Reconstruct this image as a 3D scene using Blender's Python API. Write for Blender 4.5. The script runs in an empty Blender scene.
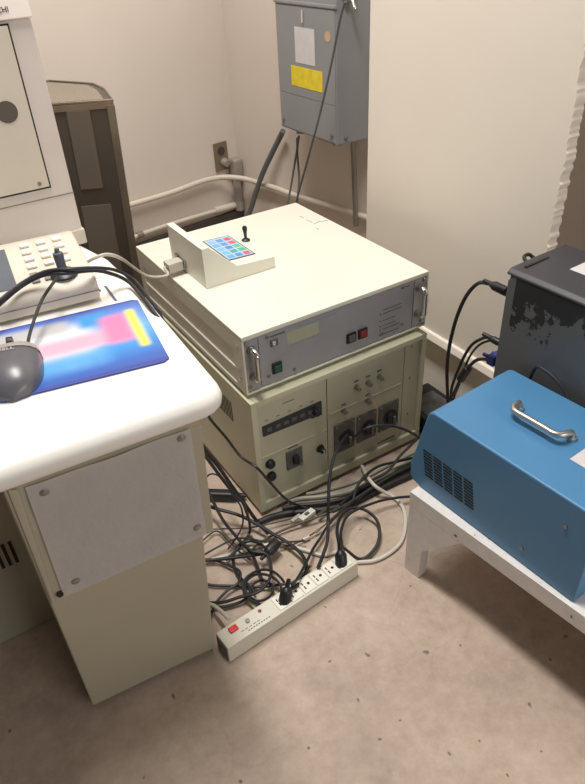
import bpy, bmesh, math, random
from mathutils import Vector, Matrix
random.seed(7)
S = bpy.context.scene
COL = S.collection
R = math.radians
CAM_LOC = (-0.47659, -0.98979, 1.14331)
CAM_R = (0.844401, -0.533567, -0.047883)
CAM_U = (0.345891, 0.474766, 0.809294)
CAM_F = (0.409079, 0.699931, -0.585449)
FOCAL_PX = 668.119

# ------------------------------------------------------------------ materials
def lin(h):
    h = h.lstrip('#'); out = []
    for i in (0, 2, 4):
        c = int(h[i:i+2], 16)/255
        out.append(c/12.92 if c <= .04045 else ((c+.055)/1.055)**2.4)
    return (*out, 1.0)
class NT:
    def __init__(self, name):
        self.m = bpy.data.materials.new(name); self.m.use_nodes = True
        self.t = self.m.node_tree; self.b = self.t.nodes['Principled BSDF']
    def n(self, kind, **kw):
        x = self.t.nodes.new(kind)
        for k, v in kw.items(): setattr(x, k, v)
        return x
    def l(self, a, b): self.t.links.new(a, b)
    def noise(self, scale, detail=4, rough=.55, vec=None):
        x = self.n('ShaderNodeTexNoise'); x.inputs['Scale'].default_value = scale
        x.inputs['Detail'].default_value = detail; x.inputs['Roughness'].default_value = rough
        if vec is None:
            tc = self.n('ShaderNodeTexCoord'); vec = tc.outputs['Object']
        self.l(vec, x.inputs['Vector']); return x.outputs['Fac']
    def ramp(self, fac, stops):
        x = self.n('ShaderNodeValToRGB'); e = x.color_ramp.elements
        while len(e) < len(stops): e.new(.5)
        for i, (p, c) in enumerate(stops):
            e[i].position = p; e[i].color = c if not isinstance(c, str) else lin(c)
        self.l(fac, x.inputs['Fac']); return x.outputs['Color']
    def mix(self, fac, a, b):
        x = self.n('ShaderNodeMix', data_type='RGBA')
        for s, v in ((0, fac), (6, a), (7, b)):
            if isinstance(v, bpy.types.NodeSocket): self.l(v, x.inputs[s])
            elif isinstance(v, str): x.inputs[s].default_value = lin(v)
            else: x.inputs[s].default_value = v
        return x.outputs[2]
    def math(self, op, a, b=None, clamp=False):
        x = self.n('ShaderNodeMath', operation=op, use_clamp=clamp)
        for s, v in ((0, a), (1, b)):
            if v is None: continue
            if isinstance(v, bpy.types.NodeSocket): self.l(v, x.inputs[s])
            else: x.inputs[s].default_value = v
        return x.outputs[0]
    def bump(self, h, strength=.1, dist=.002):
        x = self.n('ShaderNodeBump'); x.inputs['Strength'].default_value = strength
        x.inputs['Distance'].default_value = dist
        self.l(h, x.inputs['Height']); self.l(x.outputs['Normal'], self.b.inputs['Normal'])
def mat(name, hexc, rough=.5, metal=0., var=.05, scale=9., bump=0., bscale=300.):
    t = NT(name); c = lin(hexc)
    lo = tuple(v*(1-var) for v in c[:3])+(1,); hi = tuple(min(1, v*(1+var)) for v in c[:3])+(1,)
    t.l(t.ramp(t.noise(scale), [(.3, lo), (.7, hi)]), t.b.inputs['Base Color'])
    t.b.inputs['Roughness'].default_value = rough; t.b.inputs['Metallic'].default_value = metal
    if bump: t.bump(t.noise(bscale, 2), bump)
    return t.m
M = {}
M['cream'] = mat('cream_powder_coat', '#dedccf', .45, var=.03, scale=5, bump=.08, bscale=700)
M['cream_panel'] = mat('cream_panel_paint', '#bfbda6', .5, var=.03)
M['cream_shade'] = mat('olive_grey_enamel', '#c9c7b4', .5, var=.04)
M['olive'] = mat('olive_cream_enamel', '#c6c4ab', .5, var=.03, scale=5, bump=.08, bscale=700)
M['alu'] = mat('grey_anodised_panel', '#a9a9ac', .38, .35, var=.05, scale=14)
M['chrome'] = mat('polished_chrome', '#d9d9d9', .16, 1., var=.02)
M['satin'] = mat('satin_handle_steel', '#c4c2be', .36, .9, var=.03)
M['steel'] = mat('dull_steel', '#9a9890', .35, .9, var=.08)
M['brass'] = mat('dull_brass', '#b5a67c', .35, .8, var=.08)
M['black'] = mat('black_plastic', '#1f1f21', .42, var=.15)
M['blackr'] = mat('black_rubber_cable', '#26262a', .5, var=.12)
M['dgreen'] = mat('dark_green_cable', '#2d302b', .5, var=.12)
M['browncable'] = mat('grey_brown_cable', '#4b463d', .5, var=.12)
M['greycable'] = mat('light_grey_cable', '#bdb8ac', .5, var=.06)
M['whitecable'] = mat('white_cable', '#d6d2c8', .5, var=.05)
M['hose'] = mat('pale_grey_hose', '#a5a496', .4, var=.08)
M['dark'] = mat('dark_socket_plate', '#5a5a5a', .45, var=.25, scale=60)
M['darkpanel'] = mat('smoked_strip_panel', '#2c3136', .3, var=.12, scale=40)
M['green'] = mat('green_switch', '#275c46', .4, var=.1)
M['red'] = mat('red_switch', '#8f2f35', .4, var=.08)
M['lamp_red'] = mat('red_rocker', '#d9343a', .35, var=.05)
M['ink'] = mat('grey_printing_ink', '#55585a', .7, var=.1)
M['ink_pale'] = mat('faded_printing_ink', '#8d8f90', .7, var=.05)
M['inkdark'] = mat('dark_lettering_ink', '#3a342f', .7, var=.05)
M['faded'] = mat('faded_green_label', '#a3a58f', .6, var=.05, scale=30)
M['desk'] = mat('white_desk_enamel', '#efece6', .4, var=.02, scale=4)
M['pedestal'] = mat('beige_pedestal_paint', '#aca693', .5, var=.05, scale=6, bump=.06, bscale=500)
M['terminal'] = mat('warm_white_casing', '#e0d6cd', .5, var=.03, bump=.06, bscale=600)
M['termdoor'] = mat('tan_door_panel', '#dcd2c1', .5, var=.03)
M['phone'] = mat('putty_keypad_casing', '#d0c8ba', .5, var=.04)
M['key'] = mat('ivory_key', '#efe6d8', .4, var=.03)
M['keygrey'] = mat('grey_key', '#8d867c', .45, var=.05)
M['phonedark'] = mat('charcoal_display_strip', '#5b6069', .4, var=.08)
M['mouse'] = mat('charcoal_mouse_plastic', '#5b5a60', .32, var=.06, scale=20)
M['mousetop'] = mat('grey_mouse_button_plastic', '#a49c95', .4, var=.05)
M['silver'] = mat('silver_lettering', '#d8d6d2', .4, .3, var=.03)
M['ebox'] = mat('grey_enclosure_paint', '#8b8c8e', .42, var=.05, scale=6, bump=.05, bscale=400)
M['yellow'] = mat('yellow_warning_sticker', '#e2cc2c', .55, var=.12, scale=40)
M['whitelabel'] = mat('white_label_stock', '#cfcbcb', .6, var=.05, scale=30)
M['orange'] = mat('orange_dot_sticker', '#c7a384', .6, var=.05)
M['plate'] = mat('bronze_outlet_plate', '#8d7c6b', .35, .5, var=.1)
M['outfit'] = mat('grey_conduit_fitting', '#9b948a', .45, .2, var=.08)
M['conduit'] = mat('painted_conduit', '#cfc5b7', .5, var=.05)
M['conduit_dark'] = mat('grey_steel_conduit', '#8c867b', .45, .4, var=.08)
M['flex'] = mat('dark_grey_flexible_conduit', '#5f6263', .5, var=.08)
M['bluetop'] = mat('blue_hammered_paint', '#4a81ad', .36, var=.04, scale=7, bump=.05, bscale=500)
M['slot'] = mat('dark_vent_slot', '#16222c', .8, var=.1)
M['slotbrown'] = mat('dark_brown_vent_slot', '#2c2722', .8, var=.1)
M['strip'] = mat('ivory_power_strip_metal', '#d5d2c4', .42, var=.03)
M['outletw'] = mat('white_receptacle', '#e8e5da', .4, var=.03)
M['vga'] = mat('blue_connector_plastic', '#2b3a86', .4, var=.08)
M['pclid'] = mat('dark_grey_lid_plastic', '#3c3c40', .48, var=.08, scale=15)
M['bronze'] = mat('dark_bronze_sheet', '#514a42', .4, .45, var=.1, scale=6)
M['bronze_frame'] = mat('brushed_frame_metal', '#8a7f71', .3, .8, var=.12, scale=8)  # lighter brushed metal of the cabinet's rail, post and rim
M['smoked'] = mat('smoked_grey_infill', '#625a51', .35, .2, var=.08, scale=5)
M['baseb'] = mat('dark_vinyl_base', '#45403b', .5, var=.1)
M['residue'] = mat('sticker_residue', '#c5beac', .55, var=.05, scale=20)

def floor_mat():
    t = NT('stained_concrete')
    tc = t.n('ShaderNodeTexCoord'); ob = tc.outputs['Object']
    base = t.ramp(t.noise(2.6, 8, .62, ob), [(.28, '#a5958a'), (.42, '#bcaa9c'), (.58, '#c9b8a8'), (.75, '#d6c6b5')])
    fine = t.ramp(t.noise(34, 6, .7, ob), [(.3, '#c9bdb2'), (.7, '#ffffff')])
    x = t.n('ShaderNodeMix', data_type='RGBA', blend_type='MULTIPLY'); x.inputs[0].default_value = .55
    t.l(base, x.inputs[6]); t.l(fine, x.inputs[7])
    # hairline cracks
    w = t.n('ShaderNodeTexNoise'); w.inputs['Scale'].default_value = 6; w.inputs['Detail'].default_value = 5; t.l(ob, w.inputs['Vector'])
    wm = t.n('ShaderNodeMix', data_type='RGBA', blend_type='ADD'); wm.inputs[0].default_value = .16
    t.l(ob, wm.inputs[6]); t.l(w.outputs['Color'], wm.inputs[7])
    v = t.n('ShaderNodeTexVoronoi', feature='DISTANCE_TO_EDGE', voronoi_dimensions='2D'); v.inputs['Scale'].default_value = 7.5; t.l(wm.outputs[2], v.inputs['Vector'])
    line = t.ramp(v.outputs['Distance'], [(0, (1, 1, 1, 1)), (.022, (0, 0, 0, 1))])
    gate = t.ramp(t.noise(2.2, 3, .5, ob), [(.42, (0, 0, 0, 1)), (.62, (1, 1, 1, 1))])
    cr = t.math('MULTIPLY', line, gate); cr = t.math('MULTIPLY', cr, .22)
    c1 = t.mix(cr, x.outputs[2], '#7c6a5f')
    # small dark spatters
    sv = t.n('ShaderNodeTexVoronoi', feature='F1', voronoi_dimensions='2D'); sv.inputs['Scale'].default_value = 12; sv.inputs['Randomness'].default_value = 1; t.l(wm.outputs[2], sv.inputs['Vector'])
    spot = t.ramp(sv.outputs['Distance'], [(.022, (1, 1, 1, 1)), (.05, (0, 0, 0, 1))])
    sg = t.n('ShaderNodeSeparateColor'); t.l(sv.outputs['Color'], sg.inputs[0])
    pick = t.math('GREATER_THAN', sg.outputs[0], .5)
    sp = t.math('MULTIPLY', t.math('MULTIPLY', spot, pick), .85)
    c2 = t.mix(sp, c1, '#5d5048')
    t.l(c2, t.b.inputs['Base Color']); t.b.inputs['Roughness'].default_value = .62
    t.bump(t.noise(60, 5, .6, ob), .12, .003)
    return t.m
def wall_mat(name, a, b, bump=.15):
    t = NT(name)
    t.l(t.ramp(t.noise(1.8, 6, .6), [(.3, a), (.7, b)]), t.b.inputs['Base Color'])
    t.b.inputs['Roughness'].default_value = .7
    t.bump(t.noise(28, 5, .6), bump, .003); return t.m
M['floor'] = floor_mat()
M['wall'] = wall_mat('wall_paint', '#d3c7bc', '#d9cec3')
M['panelwall'] = wall_mat('white_drywall_paint', '#e4dbcf', '#e9e1d6', .1)
M['paper'] = wall_mat('wrinkled_paper', '#e6e1df', '#ece8e6', .9)
def chipped():
    t = NT('chipped_white_paint')
    f = t.noise(38, 7, .65)
    t.l(t.ramp(f, [(.315, '#4a443f'), (.335, '#dcd8d6'), (.8, '#ebe8e6')]), t.b.inputs['Base Color'])
    t.b.inputs['Roughness'].default_value = .5; t.bump(t.noise(20, 5), .15); return t.m
M['stool'] = chipped()
def pcface():
    t = NT('flaking_black_paint')
    tc = t.n('ShaderNodeTexCoord'); ob = tc.outputs['Object']
    sx = t.n('ShaderNodeSeparateXYZ'); t.l(ob, sx.inputs[0])
    n1 = t.noise(34, 6, .7, ob); n2 = t.noise(13, 4, .65, ob)
    # flakes cling along the upper rim and the rear edge
    top = t.math('MULTIPLY', t.math('SUBTRACT', sx.outputs[2], .315), 9.)
    back = t.math('MULTIPLY', t.math('ADD', sx.outputs[1], .11), 7.)
    top = t.math('MAXIMUM', t.math('MINIMUM', top, .5), -1.)
    e = t.math('ADD', top, t.math('MULTIPLY', t.math('MINIMUM', back, .5), .5))
    e = t.math('ADD', e, t.math('MULTIPLY', t.math('ADD', n1, -.5), 2.4))
    e = t.math('ADD', e, t.math('MULTIPLY', t.math('ADD', n2, -.5), 2.6))
    rim = t.math('LESS_THAN', sx.outputs[1], -.022)
    f = t.math('MULTIPLY', t.math('GREATER_THAN', e, -.05), rim)
    t.l(t.mix(f, '#5d5f60', '#232325'), t.b.inputs['Base Color'])
    t.l(t.math('ADD', t.math('MULTIPLY', f, .2), .33), t.b.inputs['Roughness']); return t.m
M['pcface'] = pcface()
M['pcside'] = mat('dark_grey_case_paint', '#4c4d4e', .4, var=.08, scale=12)
def mesh_mat():
    t = NT('wire_gauze')
    ck = t.n('ShaderNodeTexBrick'); ck.offset = 0; ck.inputs['Scale'].default_value = 60
    ck.inputs['Color1'].default_value = lin('#655d54'); ck.inputs['Color2'].default_value = lin('#6d645a'); ck.inputs['Mortar'].default_value = lin('#958a7c')
    ck.inputs['Mortar Size'].default_value = .12; ck.inputs['Brick Width'].default_value = .5; ck.inputs['Row Height'].default_value = .5
    tc = t.n('ShaderNodeTexCoord'); t.l(tc.outputs['Object'], ck.inputs['Vector'])
    t.l(ck.outputs['Color'], t.b.inputs['Base Color']); t.b.inputs['Roughness'].default_value = .45; t.b.inputs['Metallic'].default_value = .3; return t.m
M['gauze'] = mesh_mat()
def mat_print():
    # printed mouse pad: object x runs along the pad (0 .. .42), y across it (0 .. .205)
    t = NT('printed_mouse_pad')
    tc = t.n('ShaderNodeTexCoord'); s = t.n('ShaderNodeSeparateXYZ'); t.l(tc.outputs['Object'], s.inputs[0])
    x = s.outputs[0]; y = t.math('ADD', t.math('MULTIPLY', s.outputs[1], 1.07), .012)
    def edge(v, a, b):
        q = t.n('ShaderNodeMapRange', interpolation_type='SMOOTHSTEP'); q.inputs[1].default_value = a; q.inputs[2].default_value = b
        t.l(v, q.inputs[0]); return q.outputs[0]
    def band(v, a, b, k): return t.math('MULTIPLY', edge(v, a-k, a+k), t.math('SUBTRACT', 1., edge(v, b-k, b+k)))
    def rect(x0, x1, y0, y1, k=.008): return t.math('MULTIPLY', band(x, x0, x1, k), band(y, y0, y1, k))
    yr = t.n('ShaderNodeMapRange'); yr.inputs[1].default_value = 0; yr.inputs[2].default_value = .205; t.l(y, yr.inputs[0])
    c = t.ramp(yr.outputs[0], [(0, '#3b50a0'), (.12, '#2f62b8'), (.36, '#3b97dc'), (.55, '#6fb4e6'), (.85, '#5f86cf'), (1, '#3d55a8')])
    c = t.mix(t.math('MULTIPLY', edge(x, .39, .43), .65), c, '#4a5aa4')
    c = t.mix(rect(-.02, .33, .075, .165, .02), c, '#d3d7de')
    c = t.mix(rect(-.02, .3, .15, .185, .01), c, '#b9b9bb')
    c = t.mix(rect(.315, .355, .145, .185, .01), c, '#3f92d2')
    c = t.mix(rect(-.02, .36, .085, .125, .012), c, '#ecaabf')
    c = t.mix(rect(.345, .385, .078, .165, .012), c, '#e77fa9')
    c = t.mix(rect(.384, .397, .05, .172, .006), c, '#e9dd57')
    c = t.mix(t.math('MULTIPLY', rect(.05, .34, .03, .07, .015), t.math('MULTIPLY', t.noise(18), .7)), c, '#7cc3ee')
    c = t.mix(t.math('SUBTRACT', 1., rect(.004, .5, .006, .199, .001)), c, '#34479c')
    t.l(c, t.b.inputs['Base Color']); t.b.inputs['Roughness'].default_value = .42; return t.m
M['pad'] = mat_print()

# ------------------------------------------------------------------ mesh building
class B:
    def __init__(self): self.bm = bmesh.new()
    def _join(self, b2, bevel=0, seg=2):
        if bevel:
            bmesh.ops.bevel(b2, geom=list(b2.edges), offset=bevel, segments=seg, profile=.5, affect='EDGES', clamp_overlap=True)
        me = bpy.data.meshes.new('tmp'); b2.to_mesh(me); b2.free(); self.bm.from_mesh(me); bpy.data.meshes.remove(me); return self
    def box(self, x0, x1, y0, y1, z0, z1, bevel=0, seg=2):
        b = bmesh.new(); bmesh.ops.create_cube(b, size=1)
        for v in b.verts: v.co = ((x0+x1)/2+v.co.x*(x1-x0), (y0+y1)/2+v.co.y*(y1-y0), (z0+z1)/2+v.co.z*(z1-z0))
        return self._join(b, bevel, seg)
    def hexa(self, bot, top, bevel=0, seg=2):
        b = bmesh.new(); a = [b.verts.new(p) for p in bot]; c = [b.verts.new(p) for p in top]; n = len(a)
        b.faces.new(a[::-1]); b.faces.new(c)
        for i in range(n): b.faces.new((a[i], a[(i+1) % n], c[(i+1) % n], c[i]))
        bmesh.ops.recalc_face_normals(b, faces=b.faces); return self._join(b, bevel, seg)
    def prism(self, poly, axis, a0, a1, bevel=0, seg=2):
        # poly in the two other axes, in cyclic-less order (x,y,z without axis)
        def p(u, v, w): return {'x': (w, u, v), 'y': (u, w, v), 'z': (u, v, w)}[axis]
        return self.hexa([p(u, v, a0) for u, v in poly], [p(u, v, a1) for u, v in poly], bevel, seg)
    def cyl(self, p0, p1, r0, r1=None, n=16, bevel=0):
        r1 = r0 if r1 is None else r1
        p0, p1 = Vector(p0), Vector(p1); d = (p1-p0).normalized()
        a = d.orthogonal().normalized(); c = d.cross(a)
        bot = [p0+(a*math.cos(2*math.pi*i/n)+c*math.sin(2*math.pi*i/n))*r0 for i in range(n)]
        top = [p1+(a*math.cos(2*math.pi*i/n)+c*math.sin(2*math.pi*i/n))*r1 for i in range(n)]
        return self.hexa(bot, top, bevel, 2)
    def lathe(self, p, d, prof, n=18):
        # prof: list of (distance along d, radius)
        p, d = Vector(p), Vector(d).normalized(); a = d.orthogonal().normalized(); c = d.cross(a)
        rings = []
        for h, r in prof:
            rings.append([self.bm.verts.new(p+d*h+(a*math.cos(2*math.pi*i/n)+c*math.sin(2*math.pi*i/n))*max(r, 1e-5)) for i in range(n)])
        for q, w in zip(rings, rings[1:]):
            for i in range(n): self.bm.faces.new((q[i], q[(i+1) % n], w[(i+1) % n], w[i]))
        self.bm.faces.new(rings[0][::-1]); self.bm.faces.new(rings[-1]); return self
    def tube(self, pts, r, n=8, taper=None):
        pts = [Vector(p) for p in pts]; up = None; rings = []
        for i, p in enumerate(pts):
            t = (pts[min(i+1, len(pts)-1)]-pts[max(i-1, 0)])
            if t.length < 1e-9: t = Vector((0, 0, 1))
            t.normalize()
            if up is None: up = t.orthogonal().normalized()
            up = (up-t*up.dot(t))
            up = up.normalized() if up.length > 1e-6 else t.orthogonal().normalized()
            s = t.cross(up)
            rings.append([self.bm.verts.new(p+(up*math.cos(2*math.pi*k/n)+s*math.sin(2*math.pi*k/n))*r) for k in range(n)])
        for a, b in zip(rings, rings[1:]):
            for k in range(n): self.bm.faces.new((a[k], a[(k+1) % n], b[(k+1) % n], b[k]))
        self.bm.faces.new(rings[0][::-1]); self.bm.faces.new(rings[-1]); return self
    def build(self, name, m, parent=None, loc=(0, 0, 0), rotz=0, smooth=True):
        bmesh.ops.recalc_face_normals(self.bm, faces=self.bm.faces)
        me = bpy.data.meshes.new(name); self.bm.to_mesh(me); self.bm.free()
        me.materials.append(M[m] if isinstance(m, str) else m)
        if smooth:
            for p in me.polygons: p.use_smooth = True
            me.set_sharp_from_angle(angle=R(38))
        o = bpy.data.objects.new(name, me); COL.objects.link(o)
        o.location = loc; o.rotation_euler = (0, 0, rotz)
        if parent: o.parent = parent
        if smooth:
            wn = o.modifiers.new('weighted_normal', 'WEIGHTED_NORMAL'); wn.keep_sharp = True; wn.weight = 80
        return o
def catmull(pts, k=6):
    pts = [Vector(p) for p in pts]
    if len(pts) < 3: return pts
    P = [pts[0]*2-pts[1]]+pts+[pts[-1]*2-pts[-2]]; out = []
    for i in range(1, len(P)-2):
        a, b, c, d = P[i-1:i+3]
        for j in range(k):
            t = j/k
            out.append(.5*((2*b)+(c-a)*t+(2*a-5*b+4*c-d)*t*t+(3*b-a-3*c+d)*t**3))
    out.append(pts[-1]); return out
def tag(o, label, cat, group=None):
    o['label'] = label; o['category'] = cat
    if group: o['group'] = group
    return o
def thing(name, label, cat, loc=(0, 0, 0), rotz=0, group=None):
    o = bpy.data.objects.new(name, None); COL.objects.link(o); o.empty_display_size = .05
    o.location = loc; o.rotation_euler = (0, 0, rotz); return tag(o, label, cat, group)
def struct(o): o['kind'] = 'structure'; return o
def loc_of(root, p):
    m = Matrix.Translation(root.location) @ Matrix.Rotation(root.rotation_euler.z, 4, 'Z')
    return m.inverted() @ Vector(p)
def dup(o, parent=None, loc=None):
    c = o.copy(); COL.objects.link(c)
    if parent: c.parent = parent
    if loc is not None: c.location = loc
    for ch in [x for x in S.objects if x.parent == o]: dup(ch, c)
    return c
def lettering(text, size, name, m, parent, origin, xdir, ydir, depth=.0004, align='LEFT'):
    cu = bpy.data.curves.new('txt', 'FONT'); cu.body = text; cu.align_x = align; cu.size = size; cu.extrude = depth
    t = bpy.data.objects.new('txt', cu); COL.objects.link(t)
    bpy.context.view_layer.update()
    me = bpy.data.meshes.new_from_object(t.evaluated_get(bpy.context.evaluated_depsgraph_get()))
    bpy.data.objects.remove(t); bpy.data.curves.remove(cu)
    x, y = Vector(xdir).normalized(), Vector(ydir).normalized(); z = x.cross(y)
    me.transform(Matrix.Translation(origin) @ Matrix((x, y, z)).transposed().to_4x4())
    me.materials.clear(); me.materials.append(M[m]); me.name = name
    o = bpy.data.objects.new(name, me); COL.objects.link(o); o.parent = parent; return o
GROUPS = {'hanging_wire': 'thin wires under the electrical box', 'desk_cable': 'black cables looping over the keypad', 'signal_cable': 'cables behind the black computer'}
FLOOR = ('side_cable', 'coil_cable', 'thin_wire', 'white_cable', 'loop_cable', 'socket_cable', 'trunk_cable', 'pale_hose', 'bundle_cable', 'floor_cable')
def cable(name, label, pts, r, m='blackr', cat='cable', group=None, k=6, n=8):
    group = group or GROUPS.get(name) or ('cables tangled on the floor' if name in FLOOR else None)
    pts = [Vector(p) for p in pts]; base = pts[0].copy()
    o = B().tube(catmull([p-base for p in pts], k), r, n).build(name, m, None, base)
    return tag(o, label, cat, group)
def plug(o, p, d, L=.036, w=.0125, m='black', name='plug'):
    # moulded plug with strain relief, at world p pointing along d, child of cable o
    p = Vector(p)-Vector(o.location); d = Vector(d).normalized()
    return B().lathe(p, d, [(-.02, .0042), (-.004, .005), (0, w*.7), (.006, w), (L*.7, w*1.02), (L, w*.86)], 10).build(name, m, o)

# ------------------------------------------------------------------ the room
fl = struct(B().box(-2.6, 2.4, -3.0, 2.4, -.1, 0).build('floor', 'floor', None, smooth=False))
ROOM = (.68, 1.30); A9 = R(9)
struct(B().box(-2.6, .2, 0, .12, 0, 2.6).build('wall_back', 'wall', None, (ROOM[0], ROOM[1], 0), A9))
struct(B().box(0, .12, -3.2, 0, 0, 2.6).build('wall_right', 'wall', None, (ROOM[0], ROOM[1], 0), A9))
struct(B().box(-2.4, -.002, -.016, -.001, 0, .205, .003).build('baseboard_back', 'baseb', None, (ROOM[0], ROOM[1], 0), A9))
struct(B().box(-.014, -.001, -.75, -.02, 0, .12, .003).build('baseboard_right', 'baseb', None, (ROOM[0], ROOM[1], 0), A9))
# drywall panel standing out from the right wall, its near edge ragged
b = B(); n = 240; z0, z1 = .215, 1.62
prof = [(.424, z0), (.424, z1)]
rnd = random.Random(3)
edge = []
for i in range(n+1):
    z = z1+(z0-z1)*i/n
    j = rnd.choice([0, .001, .002, .004, .006]) if z < 1.1 else 0
    edge.append((-.172-.006+j*.8+.002*math.sin(z*23), z))
b.prism(prof+edge, 'x', .62, .648)
struct(b.build('wall_right_panel', 'panelwall', None, smooth=False))
struct(B().prism([(.606, .196), (.612, .214), (.648, .222), (.648, .196)], 'y', -.19, .43, .002).build('trim_1', 'panelwall'))
struct(B().box(.634, .650, -.19, .43, 0, .197).build('wall_right_plinth', 'panelwall', smooth=False))

# ------------------------------------------------------------------ pipes and outlet in the corner
o = cable('wall_conduit', 'white painted conduit bending round the corner of the room', [
    (-0.0455, 1.1648, 0.3507), (0.0963, 1.1873, 0.3525), (0.2203, 1.2069, 0.3516), (0.3680, 1.2303, 0.3499), (0.4965, 1.2507, 0.3558), (0.5570, 1.2582, 0.3536), (0.6008, 1.2470, 0.3518), (0.6494, 1.2057, 0.3469), (0.6794, 1.1629, 0.3383), (0.6980, 1.0583, 0.3395), (0.7190, 0.9261, 0.3383), (0.7423, 0.7790, 0.3433), (0.7651, 0.6350, 0.3468), (0.7803, 0.5388, 0.3465)], .0095, 'conduit', 'conduit', n=12)
t = thing('low_conduit', 'thin white conduit with a coupling just above the dark base of the back wall', 'conduit', (0.2196, 1.2109, 0.2273))
B().tube(catmull([loc_of(t, p) for p in [(-0.0417, 1.1715, 0.2252), (0.1072, 1.1951, 0.2296), (0.2795, 1.2224, 0.2378), (0.5030, 1.2578, 0.2316), (0.6566, 1.2821, 0.2248)]]), .008, 12).build('pipe', 'conduit', t)
B().cyl(loc_of(t, (0.5488, 1.2650, 0.2319)), loc_of(t, (0.6615, 1.2829, 0.2254)), .0125, n=14, bevel=.002).build('coupling', 'conduit', t)
B().cyl(loc_of(t, (0.2386, 1.2159, 0.2375)), loc_of(t, (0.2142, 1.2120, 0.2358)), .0115, n=14, bevel=.002).build('elbow', 'conduit_dark', t)
t = thing('wall_outlet', 'bronze wall outlet plate above the conduit near the corner', 'outlet', (ROOM[0], ROOM[1], 0), A9)
pl = B().box(-.103, -.044, -.007, -.0005, .366, .468, .002).build('cover_plate', 'plate', t)
B().cyl((-.073, -.006, .437), (-.073, -.0085, .437), .016, n=16).build('socket_face', 'bronze', pl)
B().cyl((-.066, -.006, .397), (-.066, -.03, .394), .016, .013, n=16, bevel=.002).build('socket_plug', 'outfit', t)
t = thing('conduit_fitting', 'stubby grey pipe fitting beside the outlet plate, crossed by the white conduit', 'fitting', (ROOM[0], ROOM[1], 0), A9)
B().box(-.046, -.004, -.045, -.002, .335, .405, .012, 3).build('elbow_body', 'outfit', t)
B().cyl((-.024, -.020, .34), (-.024, -.020, .225), .0155, n=14, bevel=.002).build('down_pipe', 'outfit', t)
B().cyl((-.024, -.020, .24), (-.024, -.020, .205), .019, n=14, bevel=.003).build('collar', 'outfit', t)
cable('conduit_pipe', 'vertical grey conduit dropping from the grey electrical box', [(0.7503, 0.6646, 0.5766), (0.7527, 0.6495, 0.3123)], .0085, 'conduit_dark', 'conduit', n=12)

# grey electrical box
t = thing('electrical_box', 'grey metal electrical box with yellow and white stickers on the wall', 'electrical box', (.640, .590, 0), R(1.5))
B().box(0, .112, 0, .288, .596, 1.06, .003).build('enclosure', 'ebox', t)
B().box(-.0022, -.0002, .004, .284, .602, .700, .0012).build('lower_cover', 'ebox', t)
B().box(-.0022, -.0002, .004, .284, .7018, .930, .0012).build('door', 'ebox', t)
B().box(-.005, .004, -.002, .290, .933, .941, .0015).build('drip_lip', 'ebox', t)
B().box(-.0030, -.0023, .095, .190, .790, .880).build('white_label', 'whitelabel', t)
B().box(-.0030, -.0023, .062, .215, .727, .780).build('yellow_label', 'yellow', t)
B().cyl((-.0023, .035, .868), (-.0030, .035, .868), .013, n=16).build('orange_dot', 'orange', t)
B().box(-.008, -.0036, .143, .148, .892, .922, .001).build('latch', 'silver', t)
for yy, zz in ((.02, .622), (.268, .622)):
    B().cyl((-.0036, yy, zz), (-.0065, yy, zz), .006, n=10, bevel=.001).build('screw', 'steel', t)
B().cyl((.03, -.0002, .612), (.03, -.004, .612), .006, n=10, bevel=.001).build('screw', 'steel', t)
lug = B().box(.02, .055, -.012, -.0002, .945, .975, .003).build('side_latch', 'steel', t)
B().cyl((.038, -.012, .955), (.038, -.03, .93), .005, n=10).build('latch_tongue', 'chrome', lug)
B().cyl((.052, .07, .598), (.052, .07, .575), .014, n=14).build('cable_gland', 'steel', t)
B().cyl((.052, .262, .598), (.052, .262, .572), .014, n=14).build('cable_gland', 'steel', t)

cable('flexible_conduit', 'thick dark grey flexible conduit slanting down from the electrical box left corner', [(0.7000, 0.9844, 0.5494), (0.7000, 1.0136, 0.5178), (0.6700, 1.0962, 0.3825), (0.6400, 1.1547, 0.2403), (0.6000, 1.1771, 0.1492)], .0095, 'flex', 'conduit', n=10)
cable('hanging_wire', 'thin dark wire under the electrical box, left of the crossing pair', [(0.6900, 0.8702, 0.5581), (0.6900, 0.8859, 0.5112), (0.6800, 0.9095, 0.4099), (0.6600, 0.9107, 0.3285), (0.6500, 0.9098, 0.2420)], .0035, 'flex', 'wire')
cable('hanging_wire', 'thin dark wire under the electrical box, right of the crossing pair', [(0.7000, 0.8988, 0.5443), (0.7000, 0.9002, 0.4901), (0.6900, 0.8814, 0.4148), (0.6700, 0.8687, 0.3381), (0.6600, 0.8664, 0.2533)], .0035, 'flex', 'wire')
cable('draped_wire', 'long dark wire draped diagonally across the front of the electrical box', [(0.6060, 0.5048, 0.9566), (0.6060, 0.5258, 0.9171), (0.6060, 0.5765, 0.7866), (0.6020, 0.6331, 0.6513), (0.6000, 0.6762, 0.5597), (0.6000, 0.7467, 0.4217), (0.6000, 0.8061, 0.2882)], .0032, 'flex', 'wire')

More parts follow.
